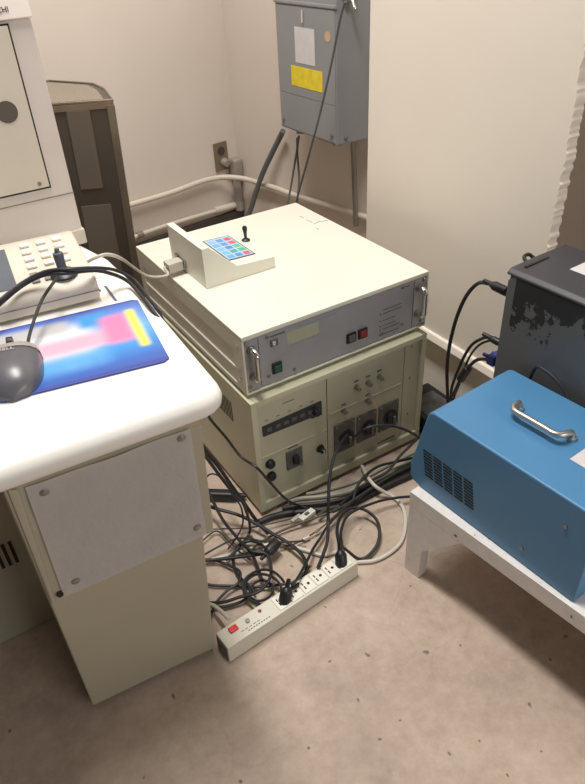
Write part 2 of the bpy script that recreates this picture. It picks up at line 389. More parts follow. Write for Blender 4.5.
# ------------------------------------------------------------------ dark vented cabinet behind the desk
t = thing('vented_cabinet', 'tall dark metal cabinet with wire gauze top standing behind the white desk', 'cabinet')
bot = [(-.125, .64, 0), (-.008, .592, 0), (.022, .735, 0), (.02, .82, 0), (-.056, .945, 0), (-.24, .93, 0), (-.26, .70, 0)]
top = [(-.085, .675, .808), (.033, .614, .808), (.06, .75, .808), (.06, .835, .808), (-.016, .965, .808), (-.20, .95, .808), (-.22, .74, .808)]
B().hexa(bot, top, .004).build('body', 'bronze', t)
def fp(u, v, off):   # point on the front sheet: u along it from the right edge to the left, v height
    a = Vector((-.008, .592, 0)).lerp(Vector((.033, .614, .815)), v/.815)
    c = Vector((-.26, .70, 0)).lerp(Vector((-.22, .74, .815)), v/.815)
    p = a.lerp(c, u); nrm = Vector((-.34, -.94, 0)); return p+nrm*off
def fpanel(u0, u1, v0, v1, off=.004):
    return B().hexa([fp(u0, v0, .0002), fp(u1, v0, .0002), fp(u1, v1, .0002), fp(u0, v1, .0002)], [fp(u0, v0, off), fp(u1, v0, off), fp(u1, v1, off), fp(u0, v1, off)], .001)
fpanel(-.0, 1, .792, .806, .002).build('top_rail', 'bronze_frame', t)
fpanel(-.005, .06, .05, .799, .003).build('corner_post', 'bronze_frame', t)
fpanel(.20, .39, .615, .792, .003).build('infill_panel', 'smoked', t)
fpanel(.16, .42, .10, .575, .003).build('infill_panel', 'smoked', t)
tp = B()
zc = Vector((-.07, .80, .816))
tp.hexa([(p[0]*.86+zc.x*.14, p[1]*.86+zc.y*.14, .8077) for p in top], [(p[0]*.86+zc.x*.14, p[1]*.86+zc.y*.14, .8095) for p in top])
tp.build('gauze_top', 'gauze', t)
tb = B()
ring = [Vector((p[0]*.99-.0007, p[1]*.99+.008, .8085)) for p in top]; tb.tube(ring+[ring[0]], .0032, 8); tb.build('top_rim', 'bronze_frame', t)

# ------------------------------------------------------------------ desk
t = thing('desk', 'white-topped desk on a slanted beige pedestal at the left of the stacked instruments', 'desk', (-.48, -.2, 0))
def L(p): return loc_of(t, p)
poly = [(-1.05, -.325), (-.250, -.366), (-.236, -.3665), (-.222, -.3635), (-.211, -.3565), (-.2045, -.346), (-.2015, -.331), (-.184, 0), (-.186, .12), (-.215, .26), (-.24, .50), (-1.05, .52)]
tb_ = B(); nP = len(poly); rr_ = .019; loops = []
for k in range(13):
    a_ = math.pi*(k/12-.5); ins = rr_*(1-math.cos(a_)); zl = .646+rr_*math.sin(a_); ring = []
    for i_ in range(nP):
        p_, q_, w_2 = Vector(poly[i_-1]), Vector(poly[i_]), Vector(poly[(i_+1) % nP])
        d1, d2 = (q_-p_).normalized(), (w_2-q_).normalized()
        n1, n2 = Vector((-d1.y, d1.x)), Vector((-d2.y, d2.x))
        m_ = (n1+n2).normalized(); m_ = m_/max(.5, m_.dot(n1))
        c_ = q_+m_*ins; ring.append(tb_.bm.verts.new(L((c_.x, c_.y, zl))))
    loops.append(ring)
for a_, b_ in zip(loops, loops[1:]):
    for i_ in range(nP): tb_.bm.faces.new((a_[i_], a_[(i_+1) % nP], b_[(i_+1) % nP], b_[i_]))
tb_.bm.faces.new(loops[0][::-1]); tb_.bm.faces.new(loops[-1])
tb_.build('tabletop', 'desk', t)
def fy(x, z): return -.234-.077*(x+.483)-.156*(z-.012)
def pq(x0, x1, z0, z1, off):  # a quad on the slanted pedestal front
    return [L((x, fy(x, z)-off, z)) for x, z in ((x0, z0), (x1, z0), (x1, z1), (x0, z1))]
B().hexa([L((-.483, fy(-.483, .012), .012)), L((-.250, fy(-.250, .012), .012)), L((-.262, .14, .012)), L((-.49, .14, .012))],
         [L((-.483, fy(-.483, .627), .6268)), L((-.250, fy(-.250, .627), .6268)), L((-.262, .14, .6268)), L((-.49, .14, .6268))], .003).build('pedestal', 'pedestal', t)
for x, y in ((-.46, -.18), (-.29, -.19), (-.46, .1), (-.29, .1)):
    B().cyl(L((x, y, .0)), L((x, y, .014)), .016, n=12).build('foot', 'black', t)
bd = B().hexa([L((-0.4708, -0.3204, 0.6090)), L((-0.4798, -0.2796, 0.3521)), L((-0.2306, -0.3012, 0.3678)), L((-0.2361, -0.3381, 0.6068))],
              [L((-0.4709, -0.3292, 0.6160)), L((-0.4798, -0.2889, 0.3624)), L((-0.2339, -0.3103, 0.3780)), L((-0.2393, -0.3467, 0.6139))], .0015).build('backing_board', 'pedestal', t)
B().hexa([L((-0.4785, -0.3199, 0.6097)), L((-0.4810, -0.2797, 0.3530)), L((-0.4752, -0.2802, 0.3538)), L((-0.4672, -0.3200, 0.6051))],
         [L((-0.4785, -0.3332, 0.6203)), L((-0.4809, -0.2938, 0.3688)), L((-0.4752, -0.2944, 0.3696)), L((-0.4674, -0.3334, 0.6158))], .002).build('edge_strip', 'pedestal', t)
B().hexa([L((-0.4435, -0.2777, 0.3223)), L((-0.4453, -0.2709, 0.2792)), L((-0.2708, -0.2847, 0.2814)), L((-0.2728, -0.2910, 0.3231))],
         [L((-0.4436, -0.2784, 0.3230)), L((-0.4454, -0.2715, 0.2800)), L((-0.2710, -0.2853, 0.2821)), L((-0.2730, -0.2916, 0.3238))]).build('sticker_residue', 'residue', t)
B().cyl(L((-0.4666, -0.2925, 0.3789)), L((-0.4666, -0.2973, 0.3842)), .005, n=10).build('screw', 'slotbrown', t)
rp = B().box(-.55, .21, .20, .226, .0005, .626, .003).build('rear_panel', 'pedestal', t)
vs = B()
for i in range(12): vs.box(-.032-i*.0125, -.026-i*.0125, .1985, .2002, .187, .243)
vs.build('vent_slots', 'slotbrown', rp)
# desktop details: seam and small hole of the desktop
B().hexa([L((-0.2333, 0.0080, 0.6653)), L((-0.2364, -0.0494, 0.6653)), L((-0.2332, -0.0518, 0.6653)), L((-0.2294, 0.0071, 0.6653))], [L((-0.2342, 0.0044, 0.6670)), L((-0.2373, -0.0527, 0.6670)), L((-0.2341, -0.0551, 0.6670)), L((-0.2303, 0.0036, 0.6670))]).build('desk_clip', 'phonedark', t)
B().cyl(L((-0.2451, -0.0041, 0.6650)), L((-0.2457, -0.0066, 0.6662)), .0028, n=10).build('desk_plug', 'phonedark', t)

# notice pinned to the pedestal
t = thing('paper_notice', 'blank wrinkled white paper sheet screwed to the front of the desk pedestal', 'paper', (-0.3551, -0.3212, 0.5046))
c = [loc_of(t, p) for p in ((-0.4597, -0.3302, 0.6138), (-0.2557, -0.3463, 0.6164), (-0.2469, -0.3106, 0.3831), (-0.4628, -0.2925, 0.3739))]
bb = B(); N = 28; g = []
nv = Vector((-.077, -1, -.156)).normalized()
rw = random.Random(5); ph = [(rw.uniform(2, 9), rw.uniform(2, 9), rw.uniform(0, 6)) for _ in range(7)]
for j in range(N+1):
    row = []
    for i in range(N+1):
        u, v = i/N, j/N
        p = c[0].lerp(c[1], u).lerp(c[3].lerp(c[2], u), v)
        h = sum(math.sin(a*u*2+bq*v*2.4+f) for a, bq, f in ph)*.0004+.0034
        row.append(bb.bm.verts.new(p+nv*h))
    g.append(row)
for j in range(N):
    for i in range(N): bb.bm.faces.new((g[j][i], g[j][i+1], g[j+1][i+1], g[j+1][i]))
geo = bmesh.ops.solidify(bb.bm, geom=list(bb.bm.faces), thickness=.0006)
bb.build('sheet', 'paper', t)
for p in ((-0.4420, -0.3312, 0.5958), (-0.2685, -0.3460, 0.6051), (-0.2602, -0.3160, 0.4082), (-0.4419, -0.3006, 0.3991)):
    q = loc_of(t, p); B().lathe(q, nv, [(0, .0062), (.002, .006), (.0036, .0035), (.004, .001)], 12).build('screw', 'steel', t)

# ------------------------------------------------------------------ computer terminal on the desk
t = thing('computer_terminal', 'tall warm-white computer cabinet with a tan door standing on the white desk', 'computer', (-.45, .20, .6655))
B().prism([(0, .006), (0, .352), (.05, .52), (.28, .52), (.28, .006)], 'x', -.4, .2495, .004).build('casing', 'terminal', t)
B().prism([(-.006, .3635), (.040, .523), (.05, .523), (.05, .3635)], 'x', -.395, .2515, .003).build('upper_bezel', 'terminal', t)
dr = B().box(-.3, .2115, -.004, -.0002, .114, .357, .001).build('door', 'termdoor', t)
fr = B(); fr.box(.2116, .2138, -.0032, -.0002, .1118, .3595); fr.box(-.3, .2138, -.0032, -.0002, .1115, .1138); fr.box(-.3, .2138, -.0032, -.0002, .3572, .3595); fr.build('door_gap', 'slotbrown', t)
B().cyl((.1765, -.0050, .24), (.1765, -.0038, .24), .0165, n=28).build('round_opening', 'smoked', dr)
B().cyl((.196, -.0050, .122), (.196, -.0038, .122), .0035, n=10).build('lock', 'steel', dr)
B().box(-.4, .2497, -.0010, -.0001, .0935, .0952).build('seam', 'keygrey', t)
B().box(.205, .2525, -.003, .06, 0, .028, .003).build('foot', 'phone', t)
B().box(-.39, -.33, -.008, .06, 0, .03, .003).build('foot', 'phone', t)
zt = Vector((0, .046, .1595)).normalized()
lettering('HITACHI', .0105, 'lettering', 'inkdark', t, Vector((.2195, -.0039, .3745)), (1, 0, 0), zt, .0005, 'RIGHT')

# keypad unit
t = thing('keypad_unit', 'putty-coloured desktop keypad with ivory keys in front of the terminal', 'keypad', (-.40, -.024, .6690), R(-6))
pr = [(0, 0), (.16, .0), (.185, .02), (.185, .048), (.165, .052), (.012, .036), (0, .026)]
B().prism(pr, 'x', -.07, .148, .005, 3).build('housing', 'phone', t)
B().box(-.07, .1485, -.0012, .04, .0145, .0162).build('seam', 'keygrey', t)
sl = Vector((0, .153, .016)).normalized(); up = Vector((1, 0, 0)).cross(sl)
def tile(x0, x1, s0, s1, h0, h1, bev=.001):
    f = lambda x, s, h: Vector((x, .012, .036))+sl*s+up*h
    return B().hexa([f(x0, s0, h0), f(x1, s0, h0), f(x1, s1, h0), f(x0, s1, h0)], [f(x0, s0, h1), f(x1, s0, h1), f(x1, s1, h1), f(x0, s1, h1)], bev)
tile(-.03, .036, .012, .14, .0002, .0015).build('display_strip', 'phonedark', t)
for r_ in range(4):
    for c_ in range(3):
        x = .066+c_*.026; s = .064+r_*.024
        tile(x-.0075, x+.0075, s-.006, s+.006, .0002, .0045, .0015).build('key', 'key', t)
for r_ in range(2):
    for c_ in range(2):
        x = .064+c_*.019; s = .018+r_*.019
        tile(x-.006, x+.006, s-.005, s+.005, .0002, .004, .0012).build('function_key', 'keygrey', t)
# little joystick standing on the keypad
jb = Vector((-0.2919, -0.0040, 0.7070))
t = thing('cable_stand', 'small black knob on a round disc holding cables on top of the keypad', 'stand', jb)
B().lathe((0, 0, 0), (0, 0, 1), [(0, .021), (.003, .0215), (.006, .018), (.010, .009), (.014, .007)], 24).build('disc_base', 'black', t)
B().lathe((0, 0, .012), (-.02, .05, 1), [(0, .007), (.010, .0075), (.020, .008), (.024, .0075), (.025, .004), (.031, .0035)], 16).build('knob', 'phonedark', t)

# mouse pad and mouse
pad = thing('mouse_pad', 'blue mouse pad with pink and yellow print lying on the white desk', 'mouse pad', (-.64, -.19, .6655), R(-8.2))
q = [loc_of(pad, p) for p in ((-0.2362, -0.2636, 0.6670), (-0.2076, -0.0713, 0.6670))]
B().prism([(0, 0), (q[0].x-.008, q[0].y), (q[0].x, q[0].y+.006), (q[1].x, q[1].y-.006), (q[1].x-.008, q[1].y), (0, q[1].y)], 'z', 0, .0028, .0008).build('printed_sheet', 'pad', pad)
t = thing('computer_mouse', 'charcoal computer mouse lying on the blue mouse pad', 'mouse', (-.417, -.166, .6685), R(-14))
mb = B(); nu, nvv = 20, 14; gm = []
for i in range(nu+1):
    s = i/nu; yy = .060-s*.130                         # front (cable end) to palm
    wd = .0345*(1-abs(2*s-1)**3.2)**.5*(1+.10*math.sin(s*3.0)) + .0004
    ht = .030*(1-abs(2*s-1.0)**2.6)**.62*(1+.30*(s-.5)) + .0006
    row = []
    for j in range(nvv+1):
        a = math.pi*j/nvv
        row.append(mb.bm.verts.new((-math.cos(a)*wd, yy, math.sin(a)**.62*ht)))
    gm.append(row)
for i in range(nu):
    for j in range(nvv): mb.bm.faces.new((gm[i][j], gm[i][j+1], gm[i+1][j+1], gm[i+1][j]))
for row in (gm[0], gm[-1]): mb.bm.faces.new(row)
mb.bm.faces.new([r[0] for r in gm]+[r[-1] for r in gm][::-1])
mb.build('shell', 'mouse', t)
bt = B(); gb = []
for i in range(7):
    s = .02+i/6*.33; yy = .0605-s*.130
    wd = .0345*(1-abs(2*s-1)**3.2)**.5*(1+.10*math.sin(s*3.0)) + .0012
    ht = .030*(1-abs(2*s-1.0)**2.6)**.62*(1+.30*(s-.5)) + .0016
    gb.append([bt.bm.verts.new((-math.cos(math.pi*j/12)*wd, yy, math.sin(math.pi*j/12)**.62*ht)) for j in range(13)])
for i in range(6):
    for j in range(12): bt.bm.faces.new((gb[i][j], gb[i][j+1], gb[i+1][j+1], gb[i+1][j]))
bt.build('button_cover', 'mousetop', t)
B().cyl((-.004, .043, .0185), (.004, .043, .0185), .009, n=16, bevel=.001).build('scroll_wheel', 'black', t)
lettering('DELL', .010, 'lettering', 'silver', t, Vector((-.014, .004, .0309)), (1, 0, 0), (0, 1, -.08), .0004)
cable('mouse_cable', 'thin grey cable running from the computer mouse up to the black knob', [(-0.3859, -0.1330, 0.6840), (-0.3798, -0.1238, 0.6900), (-0.3660, -0.1049, 0.7000), (-0.3428, -0.0683, 0.7080), (-0.3245, -0.0622, 0.7220), (-0.3084, -0.0435, 0.7240)], .0024, 'dgreen')
cable('desk_cable', 'black cable looping over the keypad and down the desk edge, nearer of two', [(-0.4192, -0.0506, 0.7000), (-0.3953, -0.0363, 0.7050), (-0.3568, -0.0174, 0.7140), (-0.3234, -0.0235, 0.7240), (-0.2948, -0.0452, 0.7270), (-0.2504, -0.0298, 0.7120), (-0.2186, -0.0171, 0.6900), (-0.2014, -0.0302, 0.6760), (-0.2017, -0.0795, 0.6720), (-0.2031, -0.1207, 0.6680), (-0.1991, -0.1365, 0.6550), (-0.1910, -0.1264, 0.6300), (-.165, -.085, .56), (-.16, -.09, .42)], .0031)
cable('desk_cable', 'black cable looping over the keypad and down the desk edge, farther of two', [(-0.4174, -0.0511, 0.7060), (-0.3935, -0.0366, 0.7110), (-0.3560, -0.0209, 0.7200), (-0.3199, -0.0272, 0.7300), (-0.2868, -0.0478, 0.7320), (-0.2434, -0.0349, 0.7160), (-0.2137, -0.0213, 0.6970), (-0.1935, -0.0281, 0.6780), (-0.1930, -0.0773, 0.6700), (-0.1893, -0.1057, 0.6550), (-0.1811, -0.0996, 0.6300), (-.152, -.06, .56), (-.148, -.065, .42)], .0028)
o = cable('data_cable', 'pale grey data cable hanging from the control box over to the keypad', [(-0.2678, 0.0581, 0.6900), (-0.2457, 0.0689, 0.6840), (-0.2285, 0.0431, 0.7000), (-0.2079, 0.0439, 0.7000), (-0.1797, 0.0738, 0.6750), (-0.1150, 0.2272, 0.5819), (-0.0750, 0.2814, 0.5304), (-0.0450, 0.2951, 0.5125), (-0.0180, 0.3055, 0.5063), (-.004, .360, .498), (.012, .360, .498)], .0030, 'greycable')

# ------------------------------------------------------------------ lower cabinet
t = thing('instrument_cabinet', 'large cream instrument cabinet with sockets standing on the floor under the other', 'cabinet')
W_, D_, H_ = .4755, .535, .326
hs = B()
hs.box(0, .0135, 0, D_, .012, H_, .0015); hs.box(W_-.0115, W_, 0, D_, .012, H_, .0015)
hs.box(.0133, W_-.0113, 0, D_, H_-.0135, H_, .0015); hs.box(.0133, W_-.0113, 0, D_, .012, .036, .0015)
hs.box(.0133, W_-.0113, D_-.01, D_, .035, H_-.013)
hs.build('housing', 'olive', t)
for x in (.04, W_-.04):
    for y in (.04, D_-.04): B().cyl((x, y, 0), (x, y, .0122), .016, n=12).build('foot', 'black', t)
fp1 = B().box(.0138, .1935, .008, .02, .0365, H_-.014, .0012).build('front_panel', 'cream_panel', t)
fp2 = B().box(.1955, .416, .008, .02, .0365, H_-.014, .0012).build('front_panel', 'cream_panel', t)
fp3 = B().box(.418, W_-.012, .008, .02, .0365, H_-.014, .0012).build('front_panel', 'cream_panel', t)
B().box(.2, .412, .0065, .0081, .205, .2065).build('panel_seam', 'cream_shade', fp2)
B().box(.02, .19, .0065, .0081, .165, .1662).build('panel_seam', 'cream_shade', fp1)
ds = B().prism([(.026, .2515), (.178, .2545), (.178, .217), (.150, .2175), (.150, .2215), (.026, .2255)], 'y', .004, .0082, .0006).build('display_strip', 'darkpanel', t)
for i in range(6): B().box(.036+i*.021, .048+i*.021, .0030, .0041, .234, .244, .0004).build('display_window', 'dark', ds)
B().cyl((.160, .0038, .235), (.160, -.008, .235), .009, .008, n=16, bevel=.001).build('dial', 'black', ds)
for z in (.142, .105): B().lathe((.0365, .0082, z), (0, -1, 0), [(0, .0115), (.006, .0115), (.010, .010), (.012, .006)], 16).build('round_jack', 'black', t)
sw = B().box(.079, .122, .004, .0082, .098, .151, .0015).build('switch_plate', 'dark', t)
B().box(.094, .108, -.006, .0042, .115, .137, .002).build('rocker', 'black', sw)
B().cyl((.113, .004, .106), (.113, -.002, .106), .005, n=10).build('indicator', 'steel', sw)
kn = B().lathe((.172, .0082, .118), (0, -1, 0), [(0, .0105), (.003, .0105), (.004, .0075), (.014, .007), (.017, .005)], 18).build('rotary_knob', 'black', t)
B().box(.1708, .1732, -.0096, -.0080, .113, .123).build('pointer', 'silver', kn)
for x0, x1, z0, z1 in ((.211, .271, .080, .166), (.277, .336, .082, .163), (.343, .404, .084, .164)):
    sp = B().box(x0, x1, .0035, .0082, z0, z1, .002).build('socket_plate', 'dark', t)
    xm, zm = (x0+x1)/2+.004, (z0+z1)/2-.004
    B().lathe((xm, .0036, zm), (0, -1, 0), [(0, .021), (.003, .021), (.004, .016), (.011, .0155), (.014, .012)], 20).build('twist_socket', 'black', sp)
    B().box(xm-.003, xm+.003, -.016, -.0098, zm-.012, zm+.012, .001).build('grip_bar', 'dark', sp)
    for dx, dz in ((.006, .006), (x1-x0-.006, .006), (.006, z1-z0-.006), (x1-x0-.006, z1-z0-.006)):
        B().cyl((x0+dx, .0036, z0+dz), (x0+dx, .0022, z0+dz), .0025, n=8).build('screw', 'steel', sp)
for x, z in ((.240, .199), (.309, .197), (.276, .250), (.309, .249), (.342, .252)):
    cn = B().lathe((x, .0082, z), (0, -1, 0), [(0, .007), (.003, .007), (.0035, .0048), (.015, .0048), (.016, .003)], 14).build('coax_connector', 'steel', t)
    B().box(x-.006, x+.006, .0068, .0081, z+.016, z+.019).build('print_mark', 'ink', cn)
    B().cyl((x, -.004, z-.0062), (x, -.004, z+.0062), .0014, n=8).build('bayonet_pin', 'brass', cn)
B().box(.344, .398, .0068, .0081, .046, .0495).build('print_mark', 'ink', t)
for i in range(5): B().box(.034+i*.029, .042+i*.029, .0068, .0081, .262, .2645).build('print_mark', 'ink_pale', t)
B().box(.085, .112, .0068, .0081, .158, .1605).build('print_mark', 'ink', t)
B().box(.08, .11, .0068, .0081, .288, .290).build('print_mark', 'ink_pale', t)
for z in (.30, .21, .10): B().cyl((.437, .0082, z), (.437, .0065, z), .003, n=8).build('screw', 'steel', t)
lv = B()
for i in range(10):
    y = .095+i*.0078; lv.box(-.0008, .0003, y, y+.0024, .222, .276)
lv.build('louvre_slots', 'slotbrown', t)

# ------------------------------------------------------------------ upper rack instrument
t = thing('rack_instrument', 'cream rack instrument with grey handled front panel stacked on top of the cabinet', 'instrument', (.0046, .019, .3262))
w_, d_, h_ = .48, .5545, .1483
bd = B()
bd.prism([(0, .0), (w_, .0), (w_, d_), (0, d_)], 'z', h_-.0105, h_, .002)
bd.box(.004, w_-.004, .010, d_, .009, h_-.01)
bd.box(0, w_, 0, d_, .0085, .0145, .0015)
bd.build('housing', 'cream', t)
for x in (-.0, w_):   # side profiles with two ribs and a shallow groove between them
    s = 1 if x else -1
    sd = B()
    a, c2 = (w_-.0045, w_) if x else (0, .0045)
    sd.box(a, c2, 0, .042, .0146, h_-.0106, .0008); sd.box(a, c2, d_-.03, d_, .0146, h_-.0106, .0008)
    sd.box(a, c2, .042, d_-.03, .0146, .020, .0008); sd.box(a, c2, .042, d_-.03, .054, .060, .0018); sd.box(a, c2, .042, d_-.03, h_-.045, h_-.0106, .0008)
    side = sd.build('side_rail', 'cream', t)
    xs = w_+.0008 if x else -.0008
    for z in (.118, .066, .040): B().cyl((w_-.001 if x else .001, .022, z), (xs+s*.0014, .022, z), .004, n=10).build('rail_screw', 'chrome', side)
for x in (.05, w_-.05):
    for y in (.05, d_-.05): B().cyl((x, y, 0.0002), (x, y, .0092), .014, n=12).build('foot', 'black', t)
zz = lambda z: z-.3262
pn = B().box(.005, w_-.005, .001, .010, .017, h_-.0112, .001).build('front_panel', 'alu', t)
for x in (.036, w_-.042): B().box(x, x+.0012, .0002, .0011, .020, h_-.014).build('panel_seam', 'ink', pn)
def uh(x):
    hd = B().tube(catmull([(x, .002, .050), (x, -.012, .049), (x, -.0215, .056), (x, -.0225, .065), (x, -.0225, .10), (x, -.0215, .109), (x, -.012, .116), (x, .002, .115)], 5), .0068, 12).build('handle', 'chrome', t)
    for z in (.05, .115): B().cyl((x, .0012, z), (x, -.003, z), .0095, n=14).build('handle_collar', 'steel', hd)
    return hd
uh(.019); uh(w_-.027)
for x, z in ((.011, .130), (.009, .028), (w_-.012, .131), (w_-.012, .026)):
    B().cyl((x, .0012, z), (x, -.0022, z), .0052, n=12, bevel=.0008).build('rack_screw', 'steel', t)
for x, z in ((.057, .130), (.054, .037), (.117, .029), (.351, .032), (.409, .036), (.409, .130)):
    B().cyl((x, .0012, z), (x, -.0016, z), .0042, n=12, bevel=.0006).build('panel_screw', 'steel', t)
g_ = B().box(.063, .086, -.004, .0012, .038, .064, .0015).build('power_switch', 'black', t)
B().box(.067, .082, -.0062, -.0038, .043, .058, .001).build('switch_button', 'green', g_)
g_ = B().box(.064, .081, -.002, .0012, .104, .120, .001).build('square_jack', 'dark', t)
B().box(.0675, .0745, -.0035, -.0018, .107, .116, .0006).build('jack_face', 'silver', g_)
for x, m_, nm in ((.252, 'dark', 'black_button'), (.283, 'red', 'red_button')):
    g_ = B().box(x, x+.025, -.003, .0012, .041, .066, .0015).build('button_bezel', 'black', t)
    B().box(x+.0045, x+.0205, -.0055, -.0028, .046, .061, .001).build(nm, m_, g_)
    B().box(x+.004, x+.020, .0004, .0011, .071, .074).build('print_mark', 'ink_pale', g_)
B().box(.103, .182, .0004, .0011, .094, .122).build('faded_label', 'faded', t)
pm = B(); rr = random.Random(2)
for i, z in enumerate((.122, .113, .095, .082, .073, .060)):
    pm.box(.352, .352+rr.uniform(.035, .052), .0004, .0011, z-.031, z-.0295)
    if i not in (0,): pm.cyl((.345, .0012, z-.030), (.345, .0002, z-.030), .0018, n=8)
pm.build('printed_legend', 'ink', t)
B().box(.065, .10, .0004, .0011, .1255, .1285).build('print_mark', 'ink', t)
B().box(.13, .225, .0004, .0011, .1275, .1292).build('print_mark', 'ink_pale', t)
B().box(.40, .425, .0004, .0011, .128, .1305).build('print_mark', 'ink', t)
sc = B()
for q in (((0.4348, 0.4774, 0.4745), (0.4363, 0.4624, 0.4745)), ((0.4348, 0.4455, 0.4745), (0.4375, 0.4210, 0.4745)), ((0.4359, 0.4092, 0.4745), (0.4557, 0.4151, 0.4745)), ((0.4517, 0.4139, 0.4745), (0.4780, 0.4058, 0.4745)), ((0.4250, 0.3835, 0.4745), (0.4245, 0.3713, 0.4745))):
    a, c2 = [Vector(v)-Vector(t.location) for v in q]
    sc.tube([(a.x, a.y, h_+.0003), ((a.x+c2.x)/2+.002, (a.y+c2.y)/2, h_+.0003), (c2.x, c2.y, h_+.0003)], .0006, 6)
sc.build('scratch_marks', 'ink', t)

# ------------------------------------------------------------------ control box on top of the instrument
t = thing('joystick_control_box', 'cream joystick control box with coloured touch pad on top of the rack instrument', 'control box', (.044, .2475, .4748))
B().prism([(0, 0), (.177, 0), (.177, .0275), (.080, .0325), (.016, .093), (0, .093)], 'y', 0, .014, .0012).build('front_cheek', 'cream', t)
B().box(0, .0165, .0138, .185, 0, .0925, .0012).build('upright_plate', 'cream', t)
B().prism([(.0163, 0), (.177, 0), (.177, .0275), (.0163, .034)], 'y', .0138, .185, .0012).build('base_box', 'cream', t)
def pz(x): return .0275+.0065*(.177-x)/.1607
def pane(x0, x1, y0, y1, h0, h1): return B().hexa([(x0, y0, pz(x0)+h0), (x1, y0, pz(x1)+h0), (x1, y1, pz(x1)+h0), (x0, y1, pz(x0)+h0)], [(x0, y0, pz(x0)+h1), (x1, y0, pz(x1)+h1), (x1, y1, pz(x1)+h1), (x0, y1, pz(x0)+h1)], .0003)
scn = pane(.078, .147, .036, .172, .0001, .0014).build('touch_pad', 'inkdark', t)
shee = mat('pale_blue_touch_sheet', '#a9c4d8', .3, var=.04)
pane(.0795, .1445, .039, .169, .0014, .0018).build('pad_sheet', shee, scn)
colr = ['#5fa9dd', '#4a90d0', '#e05c66', '#6fb6e0', '#47a09a', '#54b08c', '#7fb4de', '#4a8ad2', '#58b7a0', '#73a7e0', '#5b93d6', '#d9606e', '#88b9e6', '#5f95d8', '#4c8fd4']
cm = {}
for r_ in range(5):
    for c_ in range(3):
        h = colr[(r_*3+c_) % len(colr)]
        if r_ == 0 and c_ == 2: h = '#d9606e'
        if r_ == 4 and c_ == 2: h = '#e05c66'
        if h not in cm: cm[h] = mat('touch_button_'+h[1:], h, .35, var=.03)
        x = .084+c_*.0205; y = .044+r_*.0245
        pane(x, x+.0155, y, y+.0165, .0018, .0026).build('touch_button', cm[h], scn)
js = B().lathe((.168, .120, pz(.168)-.0005), (0, 0, 1), [(0, .0105), (.003, .0105), (.006, .006), (.007, .0045)], 16).build('joystick_boot', 'black', t)
B().lathe((.168, .120, pz(.168)+.005), (.0, .03, 1), [(0, .0035), (.014, .004), (.022, .0058), (.028, .006), (.031, .004)], 14).build('joystick_lever', 'black', js)
B().box(-.006, .0002, .098, .128, .012, .031, .001).build('connector_port', 'steel', t)
B().box(-.006, .0002, .134, .152, .018, .034, .001).build('connector_port', 'steel', t)
dc = [x for x in S.objects if x.name.startswith('data_cable')][0]
hd = B().hexa([Vector(p)-Vector(dc.location) for p in ((.0, .344, .486), (.0, .376, .486), (.0, .376, .509), (.0, .344, .509))],
              [Vector(p)-Vector(dc.location) for p in ((.037, .346, .486), (.037, .374, .486), (.037, .374, .509), (.037, .346, .509))], .003)
hd.build('connector_hood', 'greycable', dc)

# ------------------------------------------------------------------ white stool with the blue unit and the black computer
YS = R(2.5)
t = thing('low_bench', 'low white bench with chipped paint on the floor under the blue unit', 'bench', (.176, -.300, 0), R(6.3))
LW, LL = .50, .80
B().box(0, LW, -LL, 0, .186, .2225, .0008).build('top_board', 'stool', t)
for x in (0, LW-.024):
    lg = [(0, 0), (-.038, 0), (-.040, .084), (-.130, .1859), (0, .1859)]
    B().prism(lg, 'x', x, x+.024, .0006).build('leg', 'stool', t)
    lg = [(-LL, 0), (-LL+.038, 0), (-LL+.040, .084), (-LL+.130, .1859), (-LL, .1859)]
    B().prism(lg, 'x', x, x+.024, .0006).build('leg', 'stool', t)

t = thing('blue_unit', 'blue metal instrument case with a chrome carrying handle on the white bench', 'instrument', (.199, -.298, .2228), R(3.9))
B().prism([(-.002, .0), (.018, .004), (.026, .016), (.027, .042), (-.006, .178), (-.011, .187), (-.021, .191), (-.345, .191), (-.345, 0)], 'x', 0, .213, .004, 3).build('casing', 'bluetop', t)
vs = B()
for r_ in range(9):
    for c_ in range(5):
        y = -.004-c_*.0245-(8-r_)*.0012; z = .040+r_*.0068
        vs.hexa([(-.0008, y, z), (-.0008, y-.0205, z), (-.0008, y-.0205, z+.0032), (-.0008, y, z+.0032)], [(.0005, y, z), (.0005, y-.0205, z), (.0005, y-.0205, z+.0032), (.0005, y, z+.0032)])
vs.build('vent_slots', 'slot', t)
hx = .122
hd = B().tube(catmull([(hx, -.105, .1905), (hx, -.105, .201), (hx-.006, -.106, .2065), (hx-.022, -.110, .208), (hx-.030, -.120, .2085), (hx-.030, -.150, .2085), (hx-.030, -.180, .2085), (hx-.030, -.196, .2085), (hx-.022, -.206, .208), (hx-.006, -.210, .2065), (hx, -.211, .201), (hx, -.211, .1905)], 5), .0058, 12).build('handle', 'satin', t)
for y in (-.105, -.211): B().cyl((hx, y, .1906), (hx, y, .198), .0095, n=14, bevel=.001).build('handle_foot', 'satin', hd)
B().box(.078, .150, -.338, -.240, .1912, .1917).build('white_label', 'whitelabel', t)
for y, z in ((-.238, .035), (-.30, .14)): B().cyl((.0002, y, z), (-.002, y, z), .0035, n=10).build('rivet', 'steel', t)

